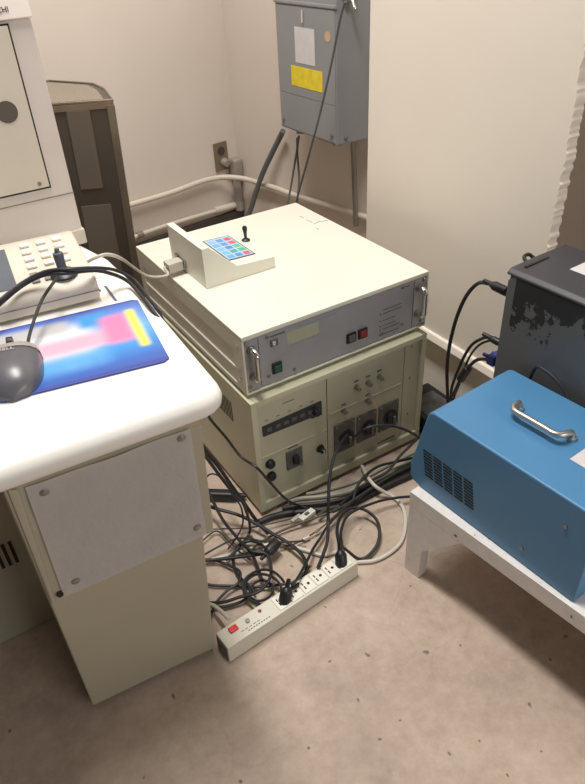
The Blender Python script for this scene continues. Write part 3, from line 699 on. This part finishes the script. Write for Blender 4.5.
t = thing('black_computer', 'black computer case with flaking paint standing behind the blue unit', 'computer', (.437, -.238, .2228), YS)
B().prism([(0, 0), (0, .358), (.164, .358), (.164, 0)], 'y', -.50, -.004, .003).build('casing', 'pcside', t)
B().prism([(-.004, .004), (-.016, .004), (-.5, .004), (-.5, .3585), (-.016, .3585), (-.004, .348)], 'x', -.0035, -.0002, .0012).build('side_panel', 'pcface', t)
B().prism([(-.0050, .3590), (-.0050, .3635), (.004, .3700), (.080, .3715), (.160, .3700), (.1655, .3650), (.1655, .3590)], 'y', -.50, .0, .002).build('top_lid', 'pclid', t)
B().box(.02, .085, -.022, -.016, .3700, .3735, .001).build('lid_ridge', 'black', t)
B().tube(catmull([(.055, .0, .362), (.055, .008, .365), (.059, .015, .369), (.071, .015, .370), (.075, .008, .366), (.075, 0, .362)], 5), .0035, 8).build('lock_loop', 'black', t)
B().box(.072, .118, -.20, -.075, .3716, .3721).build('white_label', 'whitelabel', t)
cable('loose_wire', 'short black wire lying between the blue unit and the black computer', [(.424, -.33, .37), (.424, -.335, .40), (.423, -.345, .437), (.423, -.365, .440), (.423, -.385, .436), (.423, -.41, .424), (.423, -.43, .40), (.423, -.44, .37)], .0032)

# dark power brick between cabinet and panel
t = thing('power_supply_box', 'flat black power supply box on the floor between cabinet and wall panel', 'power supply', (.555, .02, 0))
B().box(-.058, .062, -.13, .11, 0, .055, .006, 3).build('casing', 'black', t)
B().box(-.04, .045, -.09, .07, .0551, .0556).build('rating_label', 'dark', t)
PB = Vector((.545, -.02, .058))
o = cable('power_cable', 'thick black power cable arching from the top plug of the black computer', [(0.4568, -0.2220, 0.5346), (0.4560, -0.2000, 0.5334), (0.4639, -0.1700, 0.5254), (0.4883, -0.1200, 0.4967), (0.4878, -0.0900, 0.4469), (0.4853, -0.0700, 0.3639), (0.4895, -0.0600, 0.2545), (.545, -.03, .075), (.548, -.032, .058)], .0042)
plug(o, (0.4620, -0.1820, 0.5286), (.15, -1, -.1), .048, .0095)
o = cable('signal_cable', 'black cable from the lower plug of the black computer, left of the pair', [(0.4620, -0.2220, 0.4210), (0.4543, -0.2050, 0.4214), (0.4685, -0.1700, 0.3967), (0.4802, -0.1300, 0.3513), (0.4862, -0.1000, 0.2775), (0.5022, -0.0700, 0.1765), (.570, -.045, .058)], .0034)
plug(o, (0.4535, -0.2060, 0.4205), (.15, -1, -.1), .024, .0075)
cable('signal_cable', 'thin black cable from the lower plug of the black computer, right of the pair', [(0.4558, -0.2250, 0.4224), (0.4527, -0.2050, 0.4149), (0.4594, -0.1700, 0.3817), (0.4790, -0.1300, 0.3178), (0.4929, -0.1000, 0.2271), (0.5152, -0.0700, 0.1496), (.58, -.055, .058)], .0026)
o = cable('video_cable', 'black video cable with blue connector and ferrite bead behind the blue unit', [(0.4740, -0.2180, 0.3637), (0.4641, -0.2000, 0.3618), (0.4622, -0.1700, 0.3455), (0.4711, -0.1400, 0.3051), (0.4752, -0.1200, 0.2627), (0.4794, -0.1000, 0.2098), (0.4908, -0.0800, 0.1664), (.585, -.07, .058)], .0038)
p0 = Vector(o.location)
B().box(-.005, .033, -.002, .018, -.009, .014, .003).build('connector_shell', 'vga', o, Vector((0.4668, -0.2120, 0.3584))-p0)
vo = Vector((0.4668, -0.2120, 0.3584))-p0
for dx, dz in ((.001, .006), (.027, -.001)): B().cyl(vo+Vector((dx, .0178, dz)), vo+Vector((dx, .031, dz)), .0042, n=10).build('thumb_screw', 'vga', o)
a, c2 = Vector((0.4725, -0.1400, 0.3059))-p0, Vector((0.4738, -0.1200, 0.2619))-p0
B().cyl(a, c2, .0095, n=14, bevel=.002).build('ferrite_bead', 'black', o)

# ------------------------------------------------------------------ power strip
YP = R(4.5)
t = thing('power_strip', 'long ivory metal power strip with a red switch lying on the floor', 'power strip', (-.238, -.289, 0), YP)
B().box(0, .32, 0, .043, .0005, .045, .0025).build('housing', 'strip', t)
B().box(-.0015, .0006, .004, .039, .005, .040, .001).build('end_cap', 'dark', t)
rk = B().box(.022, .040, .022, .034, .0448, .050, .002).build('red_switch', 'lamp_red', t)
B().cyl((.062, .026, .0449), (.062, .026, .049), .0045, n=12).build('breaker_button', 'steel', t)
B().cyl((.093, .030, .0449), (.093, .030, .047), .0035, n=12).build('pilot_lamp', 'red', t)
mk = B()
for i in range(9): mk.box(.052+i*.0058, .0555+i*.0058, .007, .009, .0449, .0453)
for i in range(5): mk.box(.04+i*.009, .046+i*.009, .0135, .0148, .0449, .0453)
mk.build('print_mark', 'ink', t)
for i in range(6):
    x = .125+i*.031
    oc = B().box(x, x+.028, .005, .038, .0446, .0472, .001).build('outlet', 'outletw', t)
    B().box(x+.006, x+.0085, .013, .021, .0472, .0476).build('slot', 'slotbrown', oc)
    B().box(x+.006, x+.0085, .024, .031, .0472, .0476).build('slot', 'slotbrown', oc)
    B().cyl((x+.019, .022, .0471), (x+.019, .022, .0476), .0032, n=10).build('ground_hole', 'slotbrown', oc)

# ------------------------------------------------------------------ the tangle on the floor
o = cable('sloping_cable', 'black cable falling from under the desk across the corner of the lower cabinet', [(-0.1300, -0.0689, 0.4327), (-0.0850, 0.0109, 0.3194), (-0.0500, 0.0318, 0.2438), (-0.0300, 0.0100, 0.1938), (-0.0220, -0.0420, 0.1985), (0.0093, -0.0300, 0.1348), (0.0383, -0.0500, 0.0777), (0.0852, -0.0321, 0.0120), (0.1107, -0.0695, 0.0120)], 0.003, 'blackr')
o = cable('side_cable', 'thick black cable coming down beside the desk along the cabinet side, uppermost', [(-0.1600, -0.0949, 0.3807), (-0.1300, -0.0400, 0.3035), (-0.1000, -0.0275, 0.2315), (-0.0700, -0.0093, 0.1474), (-0.0500, -0.0159, 0.0916), (-0.0209, -0.0097, 0.0100), (-0.0159, -0.0553, 0.0080)], 0.0042, 'blackr')
o = cable('side_cable', 'black cable coming down beside the desk just below the thick one', [(-0.1800, -0.1528, 0.4077), (-0.1500, -0.1027, 0.3358), (-0.1200, -0.0935, 0.2546), (-0.1000, -0.0993, 0.2048), (-0.0850, -0.0986, 0.1702), (-0.0511, -0.0370, 0.0200), (-0.0900, -0.0601, 0.0140), (-0.1325, -0.0740, 0.0100)], 0.0032, 'blackr')
o = cable('side_cable', 'thin black cable looping out from the pedestal edge over the dark brick', [(-0.1155, 0.0634, 0.1000), (-0.0870, 0.0749, 0.1200), (-0.0696, 0.0646, 0.1200), (-0.0628, 0.0410, 0.1100), (-0.0591, 0.0094, 0.0900), (-0.0532, -0.0083, 0.0700), (-0.0562, -0.0154, 0.0300), (-0.0804, -0.0345, 0.0200), (-0.1162, -0.0534, 0.0150)], 0.002, 'blackr')
o = cable('side_cable', 'black cable descending steeply left of the knot', [(-0.0979, 0.0715, 0.0900), (-0.0970, 0.0432, 0.0700), (-0.0976, -0.0021, 0.0500), (-0.0916, -0.0397, 0.0350), (-0.0865, -0.0774, 0.0280), (-0.0827, -0.1028, 0.0240), (-0.0893, -0.1355, 0.0220), (-0.0982, -0.1716, 0.0200)], 0.0036, 'blackr')
o = cable('arc_cable', 'long black power cable sweeping in an arc to the middle outlet of the strip', [(-0.1073, 0.0687, 0.0500), (-0.0957, 0.0473, 0.0450), (-0.0565, 0.0040, 0.0360), (-0.0322, -0.0417, 0.0300), (-0.0162, -0.0843, 0.0260), (-0.0005, -0.1258, 0.0240), (0.0044, -0.1663, 0.0240), (-0.0061, -0.2000, 0.0260), (-0.0314, -0.2259, 0.0320), (-0.0595, -0.2447, 0.0500), (-0.0822, -0.2521, 0.0620)], 0.004, 'blackr')
plug(o, (-0.0840, -0.2517, 0.0660), (-.45,-.3,-.85))
o = cable('coil_cable', 'black cable coiled in loops against the ivory power strip', [(-0.0742, -0.2228, 0.0500), (-0.0729, -0.2048, 0.0460), (-0.0763, -0.1781, 0.0400), (-0.0921, -0.1543, 0.0300), (-0.1208, -0.1487, 0.0220), (-0.1400, -0.1655, 0.0180), (-0.1442, -0.1989, 0.0220), (-0.1289, -0.2338, 0.0300), (-0.1060, -0.2471, 0.0400), (-0.0820, -0.2261, 0.0340), (-0.0785, -0.1886, 0.0300), (-0.0980, -0.1550, 0.0220), (-0.1269, -0.1542, 0.0160), (-0.1392, -0.1803, 0.0140), (-0.1297, -0.2092, 0.0160), (-0.1048, -0.2153, 0.0200), (-0.0881, -0.1950, 0.0180), (-0.0965, -0.1680, 0.0150), (-0.1203, -0.1672, 0.0120), (-0.1251, -0.1881, 0.0120)], 0.0028, 'blackr')
o = cable('coil_cable', 'black cable in a wide loop left of the coiled one', [(-0.0514, -0.1169, 0.0200), (-0.0501, -0.0885, 0.0180), (-0.0647, -0.0602, 0.0140), (-0.0929, -0.0559, 0.0120), (-0.1200, -0.0827, 0.0100), (-0.1306, -0.1250, 0.0110), (-0.1262, -0.1693, 0.0120), (-0.1503, -0.1868, 0.0100), (-0.1839, -0.1805, 0.0090), (-0.2128, -0.1656, 0.0080)], 0.0032, 'blackr')
o = cable('coil_cable', 'black cable snaking down through the wide loops to the coil', [(-0.0881, -0.0745, 0.0360), (-0.0836, -0.1067, 0.0380), (-0.0623, -0.1293, 0.0360), (-0.0692, -0.1614, 0.0340), (-0.0910, -0.1899, 0.0340), (-0.1232, -0.2001, 0.0300), (-0.1575, -0.1858, 0.0240), (-0.1879, -0.1724, 0.0160), (-0.2146, -0.1517, 0.0100)], 0.0034, 'blackr')
o = cable('thin_wire', 'thin brown wire running flat across the tangle to the white connector', [(-0.1349, 0.0213, 0.0200), (-0.1142, 0.0128, 0.0180), (-0.0541, -0.0231, 0.0160), (-0.0116, -0.0402, 0.0160), (0.0423, -0.0568, 0.0160), (0.0606, -0.0621, 0.0160)], 0.0018, 'browncable')
q = Vector((0.0791, -0.0716, 0.0180))-Vector(o.location); B().box(-.021, .021, -.008, .008, -.006, .006, .0015).build('white_connector', 'outletw', o, q, R(12))
B().box(-.006, .006, -.004, .004, .0062, .0068).build('connector_mark', 'dark', o, q, R(12))
q = Vector((0.0534, -0.0650, 0.0180))-Vector(o.location); B().box(-.014, .014, -.0045, .0045, -.004, .004, .0012).build('clear_sleeve', 'greycable', o, q, R(12))
q = Vector((0.1125, -0.0835, 0.0180))-Vector(o.location); B().box(-.014, .014, -.0035, .0035, -.003, .003, .0012).build('tail_sleeve', 'browncable', o, q, R(14))
o = cable('thin_wire', 'thin dark wire lying below the brown one at the pedestal edge', [(-0.1588, 0.0001, 0.0120), (-0.1131, 0.0114, 0.0120), (-0.1045, -0.0305, 0.0120), (-0.0974, -0.0734, 0.0120), (-0.0902, -0.1052, 0.0120)], 0.0018, 'dgreen')
o = cable('plug_cable', 'black cable with a loose moulded plug lying left of the strip outlets', [(-0.1811, -0.0459, 0.0120), (-0.1498, -0.0665, 0.0160), (-0.1074, -0.0936, 0.0220), (-0.0802, -0.1120, 0.0280), (-0.0594, -0.1234, 0.0300)], 0.0036, 'blackr')
plug(o, (-0.0569, -0.1235, 0.0300), (1,.35,.05))
o = cable('white_cable', 'thick white cable lying behind the black tangle towards the strip', [(-0.1753, -0.0471, 0.0060), (-0.1441, -0.0553, 0.0060), (-0.0936, -0.0698, 0.0060), (-0.0462, -0.0802, 0.0060), (-0.0053, -0.1067, 0.0060), (0.0251, -0.1450, 0.0060), (0.0478, -0.1777, 0.0060), (0.0776, -0.1881, 0.0060)], 0.004, 'whitecable')
o = cable('white_cable', 'thick white cable curving in a wide arc beside the bench leg', [(0.2863, -0.0052, 0.0120), (0.2625, -0.0562, 0.0300), (0.2544, -0.0975, 0.0340), (0.2728, -0.1165, 0.0160), (0.2849, -0.1354, 0.0080), (0.2807, -0.1696, 0.0060), (0.2573, -0.2064, 0.0060), (0.2166, -0.2430, 0.0060), (0.1753, -0.2556, 0.0060), (0.1309, -0.2533, 0.0060), (0.0986, -0.2359, 0.0060)], 0.0042, 'whitecable')
o = cable('loop_cable', 'black cable making a big open loop right of the strip plug', [(0.0483, -0.2411, 0.0640), (0.0633, -0.2201, 0.0680), (0.0932, -0.1706, 0.0500), (0.1297, -0.1343, 0.0400), (0.1679, -0.1239, 0.0340), (0.1906, -0.1427, 0.0300), (0.1976, -0.1743, 0.0240), (0.1842, -0.2040, 0.0200), (0.1582, -0.2284, 0.0140), (0.1257, -0.2389, 0.0100), (0.1050, -0.2345, 0.0100), (0.0887, -0.2241, 0.0300), (0.0783, -0.2204, 0.0460), (0.0693, -0.2224, 0.0600)], 0.0036, 'blackr')
plug(o, (0.0560, -0.2357, 0.0660), (-.25,-.45,-.8))
o = cable('loop_cable', 'black cable from the last strip plug running right behind the bench leg', [(0.0698, -0.2216, 0.0620), (0.0969, -0.1801, 0.0500), (0.1353, -0.1456, 0.0400), (0.1704, -0.1356, 0.0360), (0.2312, -0.1384, 0.0300), (0.2729, -0.1489, 0.0260), (0.3122, -0.1632, 0.0200), (0.3386, -0.1788, 0.0160)], 0.0032, 'blackr')
o = cable('socket_cable', 'black power cable hanging from the left front socket down to the strip', [(0.2238, -0.0220, 0.1475), (0.1855, -0.0500, 0.1587), (0.1513, -0.0750, 0.1525), (0.1240, -0.1000, 0.1264), (0.1034, -0.1250, 0.0975), (0.0896, -0.1418, 0.0550), (0.0602, -0.1821, 0.0500), (0.0302, -0.2089, 0.0480), (0.0008, -0.2338, 0.0520)], 0.0038, 'blackr')
o = cable('socket_cable', 'black cable arching from the middle front socket off to the blue unit', [(0.2511, -0.0260, 0.1400), (0.2555, -0.0500, 0.1733), (0.2763, -0.0600, 0.1803), (0.3062, -0.0700, 0.1743), (0.3384, -0.0750, 0.1565), (0.3689, -0.0800, 0.1317), (0.3979, -0.0850, 0.1011), (0.4364, -0.0900, 0.0489)], 0.0032, 'blackr')
o = cable('trunk_cable', 'thick black cable along the floor in front of the lower cabinet, nearest of the bundle', [(-0.0175, -0.0173, 0.0080), (0.0131, -0.0198, 0.0080), (0.0521, -0.0316, 0.0080), (0.0994, -0.0569, 0.0080), (0.1563, -0.0810, 0.0080), (0.2151, -0.0917, 0.0090), (0.2846, -0.0926, 0.0100), (0.3696, -0.0969, 0.0100), (0.4594, -0.0980, 0.0100)], 0.007, 'blackr')
o = cable('trunk_cable', 'thick black cable along the floor in front of the lower cabinet, behind the nearest', [(0.0487, -0.0105, 0.0070), (0.0885, -0.0265, 0.0070), (0.1307, -0.0481, 0.0070), (0.1758, -0.0657, 0.0070), (0.2298, -0.0722, 0.0080), (0.3014, -0.0735, 0.0090), (0.3892, -0.0741, 0.0090), (0.4759, -0.0725, 0.0100)], 0.0058, 'blackr')
o = cable('pale_hose', 'pale grey hose lying against the foot of the lower cabinet, nearer', [(0.0718, 0.0001, 0.0062), (0.1014, -0.0065, 0.0062), (0.1480, -0.0311, 0.0062), (0.2006, -0.0516, 0.0062), (0.2592, -0.0572, 0.0062), (0.3395, -0.0574, 0.0062), (0.4321, -0.0548, 0.0062)], 0.0052, 'hose')
o = cable('pale_hose', 'pale grey hose lying against the foot of the lower cabinet, farther', [(0.1219, -0.0012, 0.0052), (0.1590, -0.0149, 0.0052), (0.2163, -0.0300, 0.0052), (0.2810, -0.0368, 0.0052), (0.3588, -0.0338, 0.0052), (0.4507, -0.0335, 0.0052)], 0.0042, 'hose')
o = cable('bundle_cable', 'black cable rising steeply over the bundle towards the blue unit', [(0.1556, -0.0942, 0.0260), (0.2110, -0.0774, 0.0260), (0.2638, -0.0741, 0.0300), (0.3103, -0.0764, 0.0360), (0.3577, -0.0629, 0.0500), (0.4070, -0.0525, 0.0600), (0.4760, -0.0297, 0.0600)], 0.0034, 'blackr')
o = cable('bundle_cable', 'black cable arching over the hoses at the right of the cabinet', [(0.1876, -0.1010, 0.0260), (0.2119, -0.0799, 0.0340), (0.2466, -0.0649, 0.0420), (0.2978, -0.0533, 0.0400), (0.3474, -0.0577, 0.0320), (0.3969, -0.0637, 0.0240), (0.4513, -0.0691, 0.0200)], 0.0034, 'blackr')
o = cable('bundle_cable', 'black cable lying across the bundle beside the white cable end', [(0.1319, -0.0998, 0.0220), (0.1953, -0.0985, 0.0260), (0.2623, -0.0914, 0.0280), (0.3224, -0.0847, 0.0260), (0.3801, -0.0834, 0.0240), (0.4452, -0.0833, 0.0200)], 0.0032, 'dgreen')
o = cable('thin_wire', 'thin brown wire with a silver inline joint in front of the cabinet', [(-0.0187, -0.1121, 0.0100), (0.0127, -0.1200, 0.0100), (0.0439, -0.1206, 0.0100), (0.0719, -0.1189, 0.0120), (0.1010, -0.1163, 0.0160), (0.1358, -0.1101, 0.0220), (0.1744, -0.0996, 0.0260)], 0.0019, 'browncable')
B().cyl(Vector((0.0358, -0.1208, 0.0105))-Vector(o.location), Vector((0.0523, -0.1221, 0.0110))-Vector(o.location), .0038, n=10, bevel=.001).build('inline_joint', 'silver', o)
B().cyl(Vector((0.0684, -0.1201, 0.0120))-Vector(o.location), Vector((0.0829, -0.1187, 0.0130))-Vector(o.location), .0032, n=10, bevel=.001).build('inline_joint', 'steel', o)
o = cable('floor_cable', 'brown-black cable slanting up from the knot towards the bundle', [(-0.0893, -0.0850, 0.0080), (-0.0470, -0.0730, 0.0080), (-0.0016, -0.0711, 0.0100), (0.0401, -0.0772, 0.0140), (0.0825, -0.0872, 0.0180), (0.1263, -0.0959, 0.0220), (0.1699, -0.0980, 0.0240)], 0.0028, 'browncable')
o = cable('floor_cable', 'black cable rising from behind the strip outlets towards the bundle', [(-0.0721, -0.2512, 0.0660), (-0.0460, -0.2358, 0.0620), (-0.0055, -0.1977, 0.0360), (0.0347, -0.1630, 0.0200), (0.0691, -0.1432, 0.0180), (0.0967, -0.1265, 0.0180), (0.1365, -0.1130, 0.0240), (0.1782, -0.1022, 0.0260)], 0.0032, 'blackr')
o = cable('floor_cable', 'dark cable lying along the lower left of the tangle by the pedestal', [(-0.2057, -0.0956, 0.0080), (-0.1825, -0.1193, 0.0080), (-0.1398, -0.1501, 0.0080), (-0.1106, -0.1750, 0.0100), (-0.0786, -0.1947, 0.0140), (-0.0405, -0.2123, 0.0180), (0.0048, -0.1963, 0.0180)], 0.003, 'blackr')
o = cable('floor_cable', 'short grey flat cable sloping from the pedestal to the strip end', [(-0.2219, -0.1556, 0.0200), (-0.2124, -0.1797, 0.0300), (-0.2093, -0.2118, 0.0450), (-0.2072, -0.2383, 0.0520)], 0.0042, 'greycable')
o = cable('floor_cable', 'thin dark cable crossing the knot from the pedestal edge', [(-0.1735, -0.0426, 0.0200), (-0.1382, -0.0400, 0.0200), (-0.1004, -0.0448, 0.0260), (-0.0736, -0.0608, 0.0300), (-0.0489, -0.0883, 0.0300), (-0.0083, -0.1135, 0.0240), (0.0346, -0.1312, 0.0160)], 0.0022, 'dgreen')
o = cable('floor_cable', 'dark cable curling under the knot close to the pedestal edge', [(-0.2342, -0.1906, 0.0080), (-0.2015, -0.1624, 0.0120), (-0.1669, -0.1493, 0.0140), (-0.1419, -0.1470, 0.0160), (-0.1248, -0.1243, 0.0160), (-0.1336, -0.0950, 0.0120), (-0.1541, -0.0591, 0.0100), (-0.1734, -0.0438, 0.0080)], 0.003, 'blackr')
t = thing('adapter_brick', 'dark elongated adapter brick between pedestal and cabinet among the cables', 'adapter', (-0.0505, 0.1055, 0.0000), R(-38))
B().box(-.04, .04, -.0125, .0125, .0005, .026, .008, 3).build('casing', 'black', t)
B().lathe((.0395, 0, .013), (1, 0, 0), [(0, .009), (.012, .006), (.02, .0045)], 10).build('strain_relief', 'blackr', t)

# ------------------------------------------------------------------ light and camera
w = bpy.data.worlds.new('room_light'); S.world = w; w.use_nodes = True
w.node_tree.nodes['Background'].inputs[0].default_value = (1.0, .95, .90, 1)
w.node_tree.nodes['Background'].inputs[1].default_value = .09
def area(name, loc, sx, sy, power, col, rot=(0, 0, 0)):
    l = bpy.data.lights.new(name, 'AREA'); l.shape = 'RECTANGLE'; l.size = sx; l.size_y = sy; l.energy = power; l.color = col
    o = bpy.data.objects.new(name, l); COL.objects.link(o); o.location = loc; o.rotation_euler = rot; return o
area('ceiling_tube_lamp', (-.12, .12, 2.75), .30, 1.2, 63, (1, .962, .91))
area('front_fill_light', (.7, -3.3, 1.75), 1.6, 1.2, 36, (1, .955, .90), (R(90), 0, R(16)))  # added unseen fill brightening the camera-facing fronts; no doorway stands there
cd = bpy.data.cameras.new('camera'); cam = bpy.data.objects.new('camera', cd); COL.objects.link(cam)
cd.sensor_fit = 'AUTO'; cd.sensor_width = 36; cd.lens = FOCAL_PX/784*36; cd.clip_start = .02
r_, u_, f_ = Vector(CAM_R), Vector(CAM_U), Vector(CAM_F)
cam.matrix_world = Matrix.Translation(CAM_LOC) @ Matrix((r_, u_, -f_)).transposed().to_4x4()
S.camera = cam
vs_ = S.view_settings; vs_.view_transform = 'Standard'; vs_.look = 'None'; vs_.gamma = 1; vs_.use_curve_mapping = False
vs_.exposure = 0.0
